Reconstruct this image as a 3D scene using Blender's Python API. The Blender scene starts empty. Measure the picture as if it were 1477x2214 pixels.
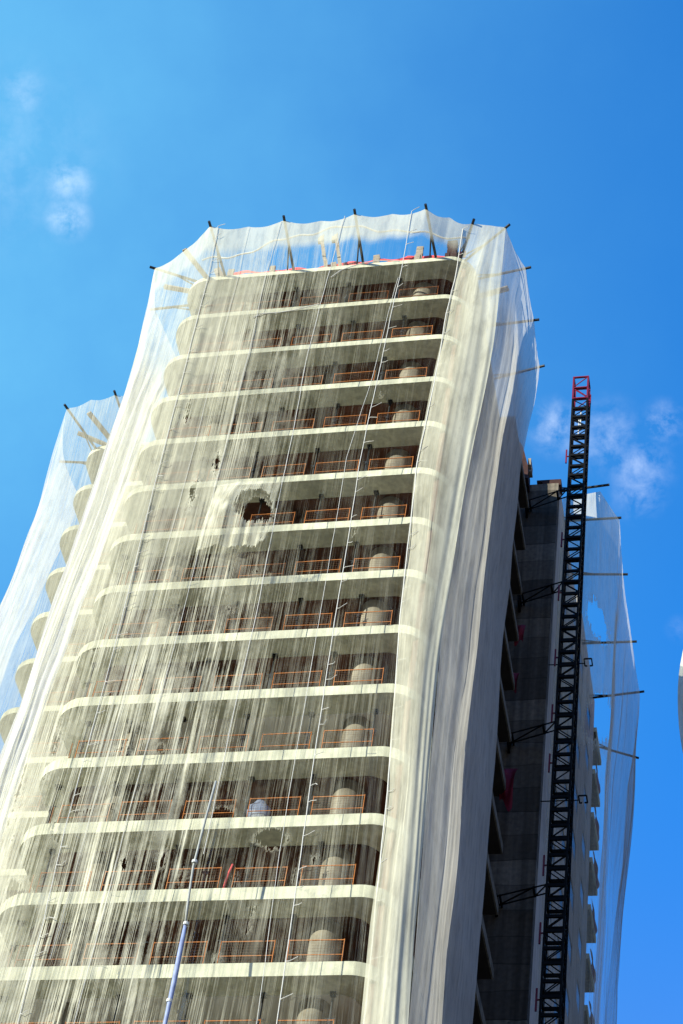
import bpy, bmesh, math, random
from mathutils import Vector, Matrix, noise as mnoise

C = bpy.context.scene.collection
scn = bpy.context.scene
R = random.Random(7)
Z0 = 79.94                 # height of the roof slab top of the tower
FH = 3.0                   # storey height

# ------------------------------------------------------------------ camera
cam_d = bpy.data.cameras.new("camera")
cam = bpy.data.objects.new("camera", cam_d)
C.objects.link(cam)
scn.camera = cam
yaw, pit, rol = math.radians(-17.95967), math.radians(49.1255), math.radians(10.20986)
cy, sy, cp, sp, cr, sr = math.cos(yaw), math.sin(yaw), math.cos(pit), math.sin(pit), math.cos(rol), math.sin(rol)
fwd = Vector((sy * cp, cy * cp, sp))
r0 = Vector((cy, -sy, 0))
u0 = r0.cross(fwd)
rt = r0 * cr + u0 * sr
up = -r0 * sr + u0 * cr
rotm = Matrix((rt, up, -fwd)).transposed().to_4x4()
cam.matrix_world = Matrix.Translation((19.0, -50.128, 1.6)) @ rotm
cam_d.sensor_fit = 'VERTICAL'
cam_d.sensor_height = 36.0
cam_d.lens = 4509.76 / 2214.0 * 36.0
cam_d.clip_start = 0.1
cam_d.clip_end = 20000

# ------------------------------------------------------------------ sky, sun, exposure
SUN = Vector((-0.90, -1.04, 0.42)).normalized()      # towards the sun
el = math.asin(SUN.z)
az = math.atan2(SUN.x, SUN.y)
world = bpy.data.worlds.new("World")
scn.world = world
world.use_nodes = True
nt = world.node_tree
nt.nodes.clear()
N = nt.nodes.new
L = nt.links.new
out = N('ShaderNodeOutputWorld')
bg = N('ShaderNodeBackground')
bg.inputs['Strength'].default_value = 0.12
sky = N('ShaderNodeTexSky')
sky.sky_type = 'NISHITA'
sky.sun_disc = False
sky.sun_elevation = el
sky.sun_rotation = az % (2 * math.pi)
sky.altitude = 200
sky.air_density = 1.0
sky.dust_density = 0.6
sky.ozone_density = 1.4
hs = N('ShaderNodeHueSaturation')
hs.inputs['Hue'].default_value = 0.492
hs.inputs['Saturation'].default_value = 1.22
hs.inputs['Value'].default_value = 1.0
tint = N('ShaderNodeMix'); tint.data_type = 'RGBA'; tint.blend_type = 'MULTIPLY'
tint.inputs[0].default_value = 1.0
tint.inputs[7].default_value = (0.20, 1.30, 2.45, 1)
L(sky.outputs[0], hs.inputs['Color'])
L(hs.outputs[0], tint.inputs[6])
# wisps of cloud: soft directional patches broken up by noise
tc = N('ShaderNodeTexCoord')
cn = N('ShaderNodeTexNoise'); cn.inputs['Scale'].default_value = 58.0; cn.inputs['Detail'].default_value = 10.0
cn.inputs['Roughness'].default_value = 0.62; cn.inputs['Distortion'].default_value = 0.15
L(tc.outputs['Generated'], cn.inputs['Vector'])
clouds = [((-0.3135, 0.4694, 0.8255), 0.013, 0.75), ((-0.3160, 0.4830, 0.8170), 0.012, 0.85),
          ((-0.3285, 0.4288, 0.8416), 0.014, 0.35), ((-0.0975, 0.6061, 0.7892), 0.015, 0.7),
          ((-0.0749, 0.6120, 0.7872), 0.020, 0.45), ((-0.0600, 0.6249, 0.7785), 0.017, 0.6),
          ((-0.0476, 0.6095, 0.7914), 0.012, 0.55), ((-0.0615, 0.6332, 0.7715), 0.015, 0.5),
          ((-0.046, 0.6838, 0.7282), 0.007, 0.2), ((-0.337, 0.452, 0.825), 0.05, 0.16)]
acc = None
for c, rad, w in clouds:
    vm = N('ShaderNodeVectorMath'); vm.operation = 'DISTANCE'
    L(tc.outputs['Generated'], vm.inputs[0]); vm.inputs[1].default_value = c
    mr = N('ShaderNodeMapRange'); mr.interpolation_type = 'SMOOTHSTEP'
    mr.inputs['From Min'].default_value = rad * 1.25; mr.inputs['From Max'].default_value = 0.0
    mr.inputs['To Min'].default_value = 0.0; mr.inputs['To Max'].default_value = w
    L(vm.outputs['Value'], mr.inputs['Value'])
    if acc is None:
        acc = mr.outputs[0]
    else:
        ad = N('ShaderNodeMath'); ad.operation = 'MAXIMUM'
        L(acc, ad.inputs[0]); L(mr.outputs[0], ad.inputs[1]); acc = ad.outputs[0]
nr = N('ShaderNodeMapRange')
nr.inputs['From Min'].default_value = 0.40; nr.inputs['From Max'].default_value = 0.74
L(cn.outputs[0], nr.inputs['Value'])
cm = N('ShaderNodeMath'); cm.operation = 'MULTIPLY'
cw = N('ShaderNodeMath'); cw.operation = 'MULTIPLY'; cw.inputs[1].default_value = 0.55; L(acc, cw.inputs[0])
L(cw.outputs[0], cm.inputs[0]); L(nr.outputs[0], cm.inputs[1])
cmix = N('ShaderNodeMix'); cmix.data_type = 'RGBA'
L(cm.outputs[0], cmix.inputs[0])
# the low sky is a dull city haze; a thin veil brightens the side of the sun
sz = N('ShaderNodeSeparateXYZ'); L(tc.outputs['Generated'], sz.inputs[0])
hz_ = N('ShaderNodeMapRange'); hz_.interpolation_type = 'SMOOTHSTEP'
hz_.inputs['From Min'].default_value = 0.10; hz_.inputs['From Max'].default_value = 0.74
L(sz.outputs['Z'], hz_.inputs['Value'])
dim = N('ShaderNodeMix'); dim.data_type = 'RGBA'
L(hz_.outputs[0], dim.inputs[0]); dim.inputs[6].default_value = (1.9, 1.68, 1.45, 1)
L(tint.outputs[2], dim.inputs[7])
vd = N('ShaderNodeVectorMath'); vd.operation = 'DISTANCE'
L(tc.outputs['Generated'], vd.inputs[0]); vd.inputs[1].default_value = (-0.43, 0.47, 0.77)
vr = N('ShaderNodeMapRange'); vr.interpolation_type = 'SMOOTHSTEP'
vr.inputs['From Min'].default_value = 0.56; vr.inputs['From Max'].default_value = 0.0
vr.inputs['To Min'].default_value = 0.0; vr.inputs['To Max'].default_value = 0.90
L(vd.outputs['Value'], vr.inputs['Value'])
vn = N('ShaderNodeTexNoise'); vn.inputs['Scale'].default_value = 5.5; vn.inputs['Detail'].default_value = 6.0; vn.inputs['Roughness'].default_value = 0.6
L(tc.outputs['Generated'], vn.inputs['Vector'])
vq = N('ShaderNodeMapRange'); vq.inputs['From Min'].default_value = 0.3; vq.inputs['From Max'].default_value = 0.7
vq.inputs['To Min'].default_value = 0.72; vq.inputs['To Max'].default_value = 1.12; L(vn.outputs[0], vq.inputs['Value'])
vmul = N('ShaderNodeMath'); vmul.operation = 'MULTIPLY'; L(vr.outputs[0], vmul.inputs[0]); L(vq.outputs[0], vmul.inputs[1])
veil = N('ShaderNodeMix'); veil.data_type = 'RGBA'
L(vmul.outputs[0], veil.inputs[0]); L(dim.outputs[2], veil.inputs[6]); veil.inputs[7].default_value = (1.0, 3.5, 5.7, 1)
L(veil.outputs[2], cmix.inputs[6])
cmix.inputs[7].default_value = (8.3, 9.0, 9.8, 1)
L(cmix.outputs[2], bg.inputs['Color'])
L(bg.outputs[0], out.inputs[0])

sun_d = bpy.data.lights.new("sun", 'SUN')
sun_d.energy = 5.0
sun_d.angle = math.radians(0.53)
sun_d.color = (1.0, 0.985, 0.82)
sun = bpy.data.objects.new("sun", sun_d)
C.objects.link(sun)
sun.location = (-60, -60, 140)
sun.rotation_euler = SUN.to_track_quat('Z', 'Y').to_euler()

scn.view_settings.view_transform = 'Standard'
scn.view_settings.look = 'None'
scn.view_settings.gamma = 1.0
scn.view_settings.exposure = 0.53
scn.render.engine = 'CYCLES'
scn.cycles.max_bounces = 8
scn.cycles.diffuse_bounces = 4
scn.cycles.transparent_max_bounces = 40
scn.cycles.use_denoising = True

# ------------------------------------------------------------------ materials
def new_mat(name):
    m = bpy.data.materials.new(name)
    m.use_nodes = True
    t = m.node_tree
    t.nodes.clear()
    return m, t

def plain(name, col, rough=0.8, var=0.25, scale=3.0, metal=0.0, bump=0.15, streak=0.0, dark=(0.0, 0.0, 0.0)):
    """procedural surface: base colour broken by mottling, vertical streaks and a little bump"""
    m, t = new_mat(name)
    n, l = t.nodes.new, t.links.new
    o = n('ShaderNodeOutputMaterial')
    b = n('ShaderNodeBsdfPrincipled')
    b.inputs['Roughness'].default_value = rough
    b.inputs['Metallic'].default_value = metal
    b.inputs['Specular IOR Level'].default_value = 0.12 if max(col) < 0.02 else 0.3
    c = n('ShaderNodeTexCoord')
    a = n('ShaderNodeTexNoise'); a.inputs['Scale'].default_value = scale; a.inputs['Detail'].default_value = 8
    a.inputs['Roughness'].default_value = 0.65
    l(c.outputs['Object'], a.inputs['Vector'])
    r = n('ShaderNodeMapRange'); r.inputs['From Min'].default_value = 0.3; r.inputs['From Max'].default_value = 0.7
    r.inputs['To Min'].default_value = 1.0 - var; r.inputs['To Max'].default_value = 1.0 + var
    l(a.outputs[0], r.inputs['Value'])
    fac = r.outputs[0]
    if streak:
        mp = n('ShaderNodeMapping'); mp.inputs['Scale'].default_value = (5.0, 5.0, 0.12)
        l(c.outputs['Object'], mp.inputs['Vector'])
        s2 = n('ShaderNodeTexNoise'); s2.inputs['Scale'].default_value = 1.0; s2.inputs['Detail'].default_value = 5
        l(mp.outputs[0], s2.inputs['Vector'])
        r2 = n('ShaderNodeMapRange'); r2.inputs['From Min'].default_value = 0.35; r2.inputs['From Max'].default_value = 0.65
        r2.inputs['To Min'].default_value = 1.0 - streak; r2.inputs['To Max'].default_value = 1.0 + streak * 0.4
        l(s2.outputs[0], r2.inputs['Value'])
        mu = n('ShaderNodeMath'); mu.operation = 'MULTIPLY'
        l(fac, mu.inputs[0]); l(r2.outputs[0], mu.inputs[1]); fac = mu.outputs[0]
    vm = n('ShaderNodeVectorMath'); vm.operation = 'SCALE'
    vm.inputs[0].default_value = col
    l(fac, vm.inputs['Scale'])
    l(vm.outputs[0], b.inputs['Base Color'])
    if bump:
        bp = n('ShaderNodeBump'); bp.inputs['Strength'].default_value = bump; bp.inputs['Distance'].default_value = 0.03
        l(a.outputs[0], bp.inputs['Height']); l(bp.outputs[0], b.inputs['Normal'])
    l(b.outputs[0], o.inputs[0])
    return m

def pour_wall(name, col):
    """board-marked wall cast in lifts: each lift its own tone, dark joints, water streaks, tie holes"""
    m, t = new_mat(name)
    n, l = t.nodes.new, t.links.new
    o = n('ShaderNodeOutputMaterial')
    b = n('ShaderNodeBsdfPrincipled'); b.inputs['Roughness'].default_value = 0.85
    b.inputs['Specular IOR Level'].default_value = 0.25
    c = n('ShaderNodeTexCoord')
    sx = n('ShaderNodeSeparateXYZ'); l(c.outputs['Object'], sx.inputs[0])
    wn0 = n('ShaderNodeTexNoise'); wn0.inputs['Scale'].default_value = 0.8; wn0.inputs['Detail'].default_value = 4
    l(c.outputs['Object'], wn0.inputs['Vector'])
    za = n('ShaderNodeMath'); za.operation = 'MULTIPLY_ADD'; za.inputs[1].default_value = 0.22
    l(wn0.outputs[0], za.inputs[0]); l(sx.outputs['Z'], za.inputs[2])
    zs = n('ShaderNodeMath'); zs.operation = 'MULTIPLY'; zs.inputs[1].default_value = 0.78
    l(za.outputs[0], zs.inputs[0])
    fl = n('ShaderNodeMath'); fl.operation = 'FLOOR'; l(zs.outputs[0], fl.inputs[0])
    wn = n('ShaderNodeTexWhiteNoise'); wn.noise_dimensions = '1D'; l(fl.outputs[0], wn.inputs['W'])
    r = n('ShaderNodeMapRange'); r.inputs['To Min'].default_value = 0.40; r.inputs['To Max'].default_value = 1.35
    l(wn.outputs['Value'], r.inputs['Value'])
    fr = n('ShaderNodeMath'); fr.operation = 'FRACT'; l(zs.outputs[0], fr.inputs[0])
    j = n('ShaderNodeMapRange'); j.inputs['From Min'].default_value = 0.0; j.inputs['From Max'].default_value = 0.06
    j.inputs['To Min'].default_value = 0.35; j.inputs['To Max'].default_value = 1.0
    l(fr.outputs[0], j.inputs['Value'])
    mp = n('ShaderNodeMapping'); mp.inputs['Scale'].default_value = (3.5, 3.5, 0.10); l(c.outputs['Object'], mp.inputs['Vector'])
    s = n('ShaderNodeTexNoise'); s.inputs['Scale'].default_value = 1.2; s.inputs['Detail'].default_value = 6; l(mp.outputs[0], s.inputs['Vector'])
    r2 = n('ShaderNodeMapRange'); r2.inputs['From Min'].default_value = 0.3; r2.inputs['From Max'].default_value = 0.7
    r2.inputs['To Min'].default_value = 0.5; r2.inputs['To Max'].default_value = 1.25; l(s.outputs[0], r2.inputs['Value'])
    a = n('ShaderNodeTexNoise'); a.inputs['Scale'].default_value = 5; a.inputs['Detail'].default_value = 9; l(c.outputs['Object'], a.inputs['Vector'])
    r3 = n('ShaderNodeMapRange'); r3.inputs['From Min'].default_value = 0.3; r3.inputs['From Max'].default_value = 0.7
    r3.inputs['To Min'].default_value = 0.75; r3.inputs['To Max'].default_value = 1.2; l(a.outputs[0], r3.inputs['Value'])
    vo = n('ShaderNodeTexVoronoi'); vo.inputs['Scale'].default_value = 0.85; vo.inputs['Randomness'].default_value = 0.35
    l(c.outputs['Object'], vo.inputs['Vector'])
    vr = n('ShaderNodeMapRange'); vr.inputs['From Min'].default_value = 0.04; vr.inputs['From Max'].default_value = 0.07
    vr.inputs['To Min'].default_value = 0.25; vr.inputs['To Max'].default_value = 1.0; l(vo.outputs['Distance'], vr.inputs['Value'])
    f = r.outputs[0]
    for x in (j.outputs[0], r2.outputs[0], r3.outputs[0], vr.outputs[0]):
        mu = n('ShaderNodeMath'); mu.operation = 'MULTIPLY'; l(f, mu.inputs[0]); l(x, mu.inputs[1]); f = mu.outputs[0]
    vm = n('ShaderNodeVectorMath'); vm.operation = 'SCALE'; vm.inputs[0].default_value = col
    l(f, vm.inputs['Scale']); l(vm.outputs[0], b.inputs['Base Color'])
    bp = n('ShaderNodeBump'); bp.inputs['Strength'].default_value = 0.3; bp.inputs['Distance'].default_value = 0.03
    l(a.outputs[0], bp.inputs['Height']); l(bp.outputs[0], b.inputs['Normal'])
    l(b.outputs[0], o.inputs[0])
    return m

def net_mat(name, col, transl=0.45, holes=True):
    """debris netting: thread coverage varies along folds and tears; the rest lets light straight through"""
    m, t = new_mat(name)
    n, l = t.nodes.new, t.links.new
    o = n('ShaderNodeOutputMaterial')
    uv = n('ShaderNodeUVMap'); uv.uv_map = 'UVMap'
    def att(nm):
        a = n('ShaderNodeAttribute'); a.attribute_name = nm; return a.outputs['Fac']
    dens, amp, hole = att('dens'), att('amp'), att('hole')
    def nz(su, sv, det=3, ro=0.55, off=0.0):
        mp = n('ShaderNodeMapping'); mp.inputs['Scale'].default_value = (su, sv, 1); mp.inputs['Location'].default_value = (off, off * 1.7, 0)
        l(uv.outputs[0], mp.inputs['Vector'])
        q = n('ShaderNodeTexNoise'); q.noise_dimensions = '2D'; q.inputs['Scale'].default_value = 1.0
        q.inputs['Detail'].default_value = det; q.inputs['Roughness'].default_value = ro
        l(mp.outputs[0], q.inputs['Vector'])
        s = n('ShaderNodeMath'); s.operation = 'SUBTRACT'; s.inputs[1].default_value = 0.5; l(q.outputs[0], s.inputs[0])
        return s.outputs[0]
    def mad(a, k, b):
        q = n('ShaderNodeMath'); q.operation = 'MULTIPLY_ADD'; q.inputs[1].default_value = k
        l(a, q.inputs[0])
        if b is None: q.inputs[2].default_value = 0.0
        else: l(b, q.inputs[2])
        return q.outputs[0]
    fine = nz(23.0, 0.13, 2, 0.5, 3.1)
    s = mad(nz(6.0, 0.16, 4, 0.6), 2.6, None)
    s = mad(fine, 3.4, s)
    s = mad(nz(3.2, 0.42, 6, 0.75, 41.0), 1.6, s)
    pa = n('ShaderNodeMapRange'); pa.inputs['From Min'].default_value = -0.22; pa.inputs['From Max'].default_value = 0.22
    pa.inputs['To Min'].default_value = 0.15; pa.inputs['To Max'].default_value = 1.75
    l(nz(0.9, 0.33, 3, 0.6, 17.0), pa.inputs['Value'])
    pm = n('ShaderNodeMath'); pm.operation = 'MULTIPLY'; l(s, pm.inputs[0]); l(pa.outputs[0], pm.inputs[1]); s = pm.outputs[0]
    s = mad(nz(1.0, 0.10, 3, 0.6, 7.7), 1.6, s)
    s = mad(nz(1.6, 1.1, 6, 0.75, 11.0), 1.2, s)
    q = n('ShaderNodeMath'); q.operation = 'MULTIPLY_ADD'; l(s, q.inputs[0]); l(amp, q.inputs[1]); l(dens, q.inputs[2])
    cl = n('ShaderNodeClamp'); cl.inputs['Min'].default_value = 0.0; cl.inputs['Max'].default_value = 0.97
    l(q.outputs[0], cl.inputs['Value'])
    # tears: signed distance (positive inside) frayed by noise, with a bunched bright rim
    hz = mad(nz(7.0, 5.0, 5, 0.7, 5.0), 0.34, hole)
    hz = mad(nz(1.9, 1.3, 2, 0.5, 9.0), 0.35, hz)
    hz = mad(fine, -0.45, hz)
    rim = n('ShaderNodeMapRange'); rim.inputs['From Min'].default_value = -0.09; rim.inputs['From Max'].default_value = -0.01
    rim.inputs['To Min'].default_value = 0.0; rim.inputs['To Max'].default_value = 0.3; l(hz, rim.inputs['Value'])
    ad = n('ShaderNodeMath'); ad.operation = 'ADD'; ad.use_clamp = True; l(cl.outputs[0], ad.inputs[0]); l(rim.outputs[0], ad.inputs[1])
    gt = n('ShaderNodeMath'); gt.operation = 'LESS_THAN'; gt.inputs[1].default_value = 0.0; l(hz, gt.inputs[0])
    al = n('ShaderNodeMath'); al.operation = 'MULTIPLY'; l(ad.outputs[0], al.inputs[0]); l(gt.outputs[0], al.inputs[1])
    tr = n('ShaderNodeBsdfTransparent')
    df = n('ShaderNodeBsdfDiffuse'); tl = n('ShaderNodeBsdfTranslucent')
    dirt = nz(3.0, 0.6, 6, 0.7, 21.0)
    dr = n('ShaderNodeMapRange'); dr.inputs['From Min'].default_value = -0.25; dr.inputs['From Max'].default_value = 0.05
    dr.inputs['To Min'].default_value = 0.72; dr.inputs['To Max'].default_value = 1.0; l(dirt, dr.inputs['Value'])
    vm = n('ShaderNodeVectorMath'); vm.operation = 'SCALE'; vm.inputs[0].default_value = col; l(dr.outputs[0], vm.inputs['Scale'])
    l(vm.outputs[0], df.inputs[0]); l(vm.outputs[0], tl.inputs[0])
    mx = n('ShaderNodeMixShader'); mx.inputs[0].default_value = transl; l(df.outputs[0], mx.inputs[1]); l(tl.outputs[0], mx.inputs[2])
    fx = n('ShaderNodeMixShader'); l(al.outputs[0], fx.inputs[0]); l(tr.outputs[0], fx.inputs[1]); l(mx.outputs[0], fx.inputs[2])
    l(fx.outputs[0], o.inputs[0])
    return m

M = {
    'slab': plain('slab concrete', (0.57, 0.565, 0.42), 0.9, 0.30, 0.9, streak=0.18),
    'dsoffit': plain('dark soffit', (0.035, 0.028, 0.023), 0.9, 0.4, 1.3),
    'darkened': plain('dirty old concrete', (0.17, 0.145, 0.11), 0.95, 0.4, 1.3, streak=0.3),
    'column': plain('column concrete', (0.235, 0.212, 0.165), 0.9, 0.4, 1.2, streak=0.3),
    'brown': plain('brown ceiling board', (0.105, 0.043, 0.026), 0.85, 0.95, 0.38),
    'white': plain('white ceiling plaster', (0.62, 0.60, 0.54), 0.9, 0.10, 0.8),
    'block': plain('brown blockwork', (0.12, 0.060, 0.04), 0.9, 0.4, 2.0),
    'pour': pour_wall('cast wall concrete', (0.15, 0.128, 0.10)),
    'side': plain('grey side wall', (0.50, 0.46, 0.42), 0.9, 0.18, 0.7, streak=0.28),
    'win': plain('dark window opening', (0.02, 0.025, 0.03), 0.3, 0.3, 2.0, bump=0),
    'rail': plain('orange rail paint', (0.42, 0.14, 0.022), 0.5, 0.2, 9.0, bump=0),
    'mesh': plain('rail mesh wire', (0.16, 0.07, 0.03), 0.6, 0.2, 9.0, bump=0),
    'prop': plain('black prop steel', (0.018, 0.02, 0.022), 0.5, 0.3, 8.0, bump=0),
    'pole': plain('dark scaffold tube', (0.03, 0.032, 0.035), 0.45, 0.3, 6.0, metal=0.4, bump=0),
    'mast': plain('black mast steel', (0.004, 0.0036, 0.0032), 0.65, 0.4, 5.0, bump=0),
    'red': plain('red mast paint', (0.15, 0.006, 0.022), 0.5, 0.25, 7.0, bump=0),
    'galv': plain('pale galvanised bar', (0.55, 0.56, 0.55), 0.5, 0.15, 7.0, bump=0),
    'timber': plain('weathered timber', (0.30, 0.25, 0.19), 0.9, 0.35, 6.0),
    'dtimber': plain('dark brown timber', (0.050, 0.022, 0.018), 0.9, 0.4, 5.0),
    'rope': plain('white rope', (0.62, 0.61, 0.58), 0.9, 0.1, 20.0, bump=0),
    'tape': plain('red safety netting', (0.80, 0.09, 0.09), 0.8, 0.2, 5.0, bump=0),
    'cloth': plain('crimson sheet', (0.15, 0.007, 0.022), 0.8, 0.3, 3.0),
    'blue': plain('blue tube plastic', (0.26, 0.31, 0.50), 0.5, 0.25, 4.0, bump=0),
    'grey': plain('grey tube plastic', (0.34, 0.35, 0.33), 0.6, 0.2, 4.0, bump=0),
    'ground': plain('asphalt ground', (0.13, 0.115, 0.09), 0.95, 0.25, 0.05),
}
NET = net_mat('white debris netting', (0.80, 0.775, 0.62), 0.25)
NETS = net_mat('side debris netting', (0.88, 0.84, 0.76), 0.5)  # paler, more translucent copy, colour lifted for the shaded side
NETL = net_mat('sun-whitened netting', (0.95, 0.94, 0.92), 0.68)  # whiter, more translucent copy; the sunlit glow is put into its colour

# ------------------------------------------------------------------ mesh helpers
class MB:
    def __init__(s):
        s.v = []; s.f = []; s.smooth = False
    def add(s, vs, fs):
        b = len(s.v); s.v += [tuple(v) for v in vs]; s.f += [tuple(b + i for i in f) for f in fs]
    def box(s, x0, y0, z0, x1, y1, z1):
        s.add([(x0, y0, z0), (x1, y0, z0), (x1, y1, z0), (x0, y1, z0), (x0, y0, z1), (x1, y0, z1), (x1, y1, z1), (x0, y1, z1)],
              [(0, 3, 2, 1), (4, 5, 6, 7), (0, 1, 5, 4), (1, 2, 6, 5), (2, 3, 7, 6), (3, 0, 4, 7)])
    def bar(s, a, b, w, h=None, upv=(0, 0, 1)):
        a, b = Vector(a), Vector(b); h = h or w
        d = (b - a).normalized(); u = Vector(upv)
        if abs(d.dot(u)) > 0.98: u = Vector((0, 1, 0))
        x = d.cross(u).normalized() * w / 2; y = x.cross(d).normalized() * h / 2
        s.add([a - x - y, a + x - y, a + x + y, a - x + y, b - x - y, b + x - y, b + x + y, b - x + y],
              [(0, 3, 2, 1), (4, 5, 6, 7), (0, 1, 5, 4), (1, 2, 6, 5), (2, 3, 7, 6), (3, 0, 4, 7)])
    def tube(s, pts, r, n=8, cap=True):
        pts = [Vector(p) for p in pts]
        rs = r if isinstance(r, (list, tuple)) else [r] * len(pts)
        ring = []
        for i, p in enumerate(pts):
            d = (pts[min(i + 1, len(pts) - 1)] - pts[max(i - 1, 0)]).normalized()
            u = Vector((0, 0, 1)) if abs(d.z) < 0.9 else Vector((0, 1, 0))
            x = d.cross(u).normalized(); y = x.cross(d).normalized()
            ring.append([p + (x * math.cos(2 * math.pi * k / n) + y * math.sin(2 * math.pi * k / n)) * rs[i] for k in range(n)])
        b = len(s.v)
        for q in ring: s.v += [tuple(v) for v in q]
        for i in range(len(pts) - 1):
            for k in range(n):
                s.f.append((b + i * n + k, b + i * n + (k + 1) % n, b + (i + 1) * n + (k + 1) % n, b + (i + 1) * n + k))
        if cap:
            s.f.append(tuple(b + k for k in reversed(range(n)))); s.f.append(tuple(b + (len(pts) - 1) * n + k for k in range(n)))
    def prism(s, poly, z0, z1):
        n = len(poly)
        s.add([(x, y, z0) for x, y in poly] + [(x, y, z1) for x, y in poly],
              [tuple(reversed(range(n))), tuple(range(n, 2 * n))] + [(i, (i + 1) % n, n + (i + 1) % n, n + i) for i in range(n)])
    def build(s, name, mat, parent=None, smooth=False, loc=None):
        me = bpy.data.meshes.new(name)
        me.from_pydata(s.v, [], s.f)
        me.update()
        me.materials.append(mat)
        if smooth:
            for p in me.polygons: p.use_smooth = True
        o = bpy.data.objects.new(name, me)
        C.objects.link(o)
        if parent: o.parent = parent
        if loc: o.location = loc
        return o

def tag(o, label, cat, group=None, kind=None):
    if label: o['label'] = label
    if cat: o['category'] = cat
    if group: o['group'] = group
    if kind: o['kind'] = kind
    return o

def thing(name, label, cat, loc=(0, 0, 0), group=None, rz=0.0):
    o = bpy.data.objects.new(name, None)
    C.objects.link(o); o.location = loc; o.rotation_euler = (0, 0, rz); o.empty_display_size = 0.3
    return tag(o, label, cat, group)

def copy_tree(o, parent=None):
    c = o.copy(); C.objects.link(c)
    if parent is not None: c.parent = parent
    for ch in list(o.children): copy_tree(ch, c)
    return c

def rrect(x0, y0, x1, y1, r, n=10):
    """outline with corner radii (front-left, front-right, back-right, back-left), anticlockwise from the front left"""
    pts = []
    for cx_, cy_, rr, a0 in ((x0 + r[0], y0 + r[0], r[0], 180), (x1 - r[1], y0 + r[1], r[1], 270), (x1 - r[2], y1 - r[2], r[2], 0), (x0 + r[3], y1 - r[3], r[3], 90)):
        if rr < 0.02: pts.append((cx_, cy_)); continue
        for i in range(n + 1):
            a = math.radians(a0 + 90 * i / n); pts.append((cx_ + rr * math.cos(a), cy_ + rr * math.sin(a)))
    return pts

ORD = ['roof', 'first', 'second', 'third', 'fourth', 'fifth', 'sixth', 'seventh', 'eighth', 'ninth', 'tenth', 'eleventh', 'twelfth', 'thirteenth', 'fourteenth', 'fifteenth']
def zk(k): return Z0 - FH * k

# ------------------------------------------------------------------ ground
g = MB(); g.add([(-9000, -9000, 0), (9000, -9000, 0), (9000, 9000, 0), (-9000, 9000, 0)], [(0, 1, 2, 3)])
tag(g.build('ground', M['ground']), None, None, kind='structure')

# ------------------------------------------------------------------ the tower
tower = thing('unfinished_tower', 'unfinished concrete high-rise of stacked rounded floor slabs behind white nets', 'building', (0, 9, 0))
def tpart(mb, name, mat, parent=tower, smooth=False):
    o = mb.build(name, mat, None, smooth)
    o.parent = parent
    o.matrix_parent_inverse = Matrix.Translation(-Vector((0, 9, 0)))
    return o
def tsub(mb, name, mat, parent, smooth=False):
    o = mb.build(name, mat, None, smooth); o.parent = parent
    return o

for k in range(0, 26):
    t_ = 0.27 + 0.019 * min(k, 14)
    z = zk(k)
    m = MB()
    m.prism(rrect(-6.75, 0, 6.7, 13.36, (1.2, 1.15, 0.01, 0.01)), z - t_, z)
    sl = tpart(m, 'floor_slab', M['slab'])
    c = MB(); zc = z - t_
    c.prism(rrect(-5.8, 0.95, 5.75, 12.9, (0.75, 0.75, 0.01, 0.01)), zc - 0.02, zc + 0.03)
    tsub(c, 'ceiling', M['white'] if k in (9, 13) else M['brown'], sl)
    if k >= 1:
        c = MB(); c.box(6.702, 6.9, z - t_, 7.86, 12.1, z); tsub(c, 'balcony_edge', M['darkened'], sl)  # dirty concrete, also darkened in colour for the shaded gap
        c = MB(); c.box(6.75, 6.98, zc - 0.02, 7.80, 12.06, zc + 0.03); tsub(c, 'balcony_ceiling', M['dsoffit'], sl)  # balcony underside covered by a plain near-black sheet
    # rear left wing
    m = MB(); m.prism(rrect(-14.05, 9.2, -6.8, 20.0, (1.15, 0.01, 0.01, 0.01)), z - 0.32, z)
    sl = tpart(m, 'floor_slab', M['slab'])
    c = MB(); c.prism(rrect(-13.15, 10.1, -6.85, 19.5, (0.7, 0.01, 0.01, 0.01)), z - 0.34, z - 0.29)
    tsub(c, 'ceiling', M['brown'], sl)
    # rear right balconies
    m = MB(); m.box(1.0, 30.32, z - 0.3, 9.15, 32.95, z)
    sl = tpart(m, 'balcony_slab', M['slab'])
    c = MB(); c.box(1.05, 30.36, z - 0.32, 9.08, 32.9, z - 0.27); tsub(c, 'ceiling', M['darkened'], sl)
# cores and cast walls
m = MB(); m.box(-5.0, 3.3, 0, 5.0, 13.0, Z0 - 0.5); tpart(m, 'added_inner_wall', M['block'])
m = MB(); m.box(6.15, 0.35, 0, 6.35, 12.9, Z0 - 0.5); tpart(m, 'added_inner_wall', M['block'])  # partition added out of view to keep sun off the side net
m = MB(); m.box(-12.6, 12.4, 0, -6.9, 19.4, Z0 - 0.5); tpart(m, 'added_inner_wall', M['block'])
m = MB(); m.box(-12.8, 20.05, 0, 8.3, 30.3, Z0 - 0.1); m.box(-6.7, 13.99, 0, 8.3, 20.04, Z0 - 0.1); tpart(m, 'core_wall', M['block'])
m = MB(); m.box(5.0, 13.40, 0, 9.0, 13.98, Z0); tpart(m, 'cast_wall', M['pour'])
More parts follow.
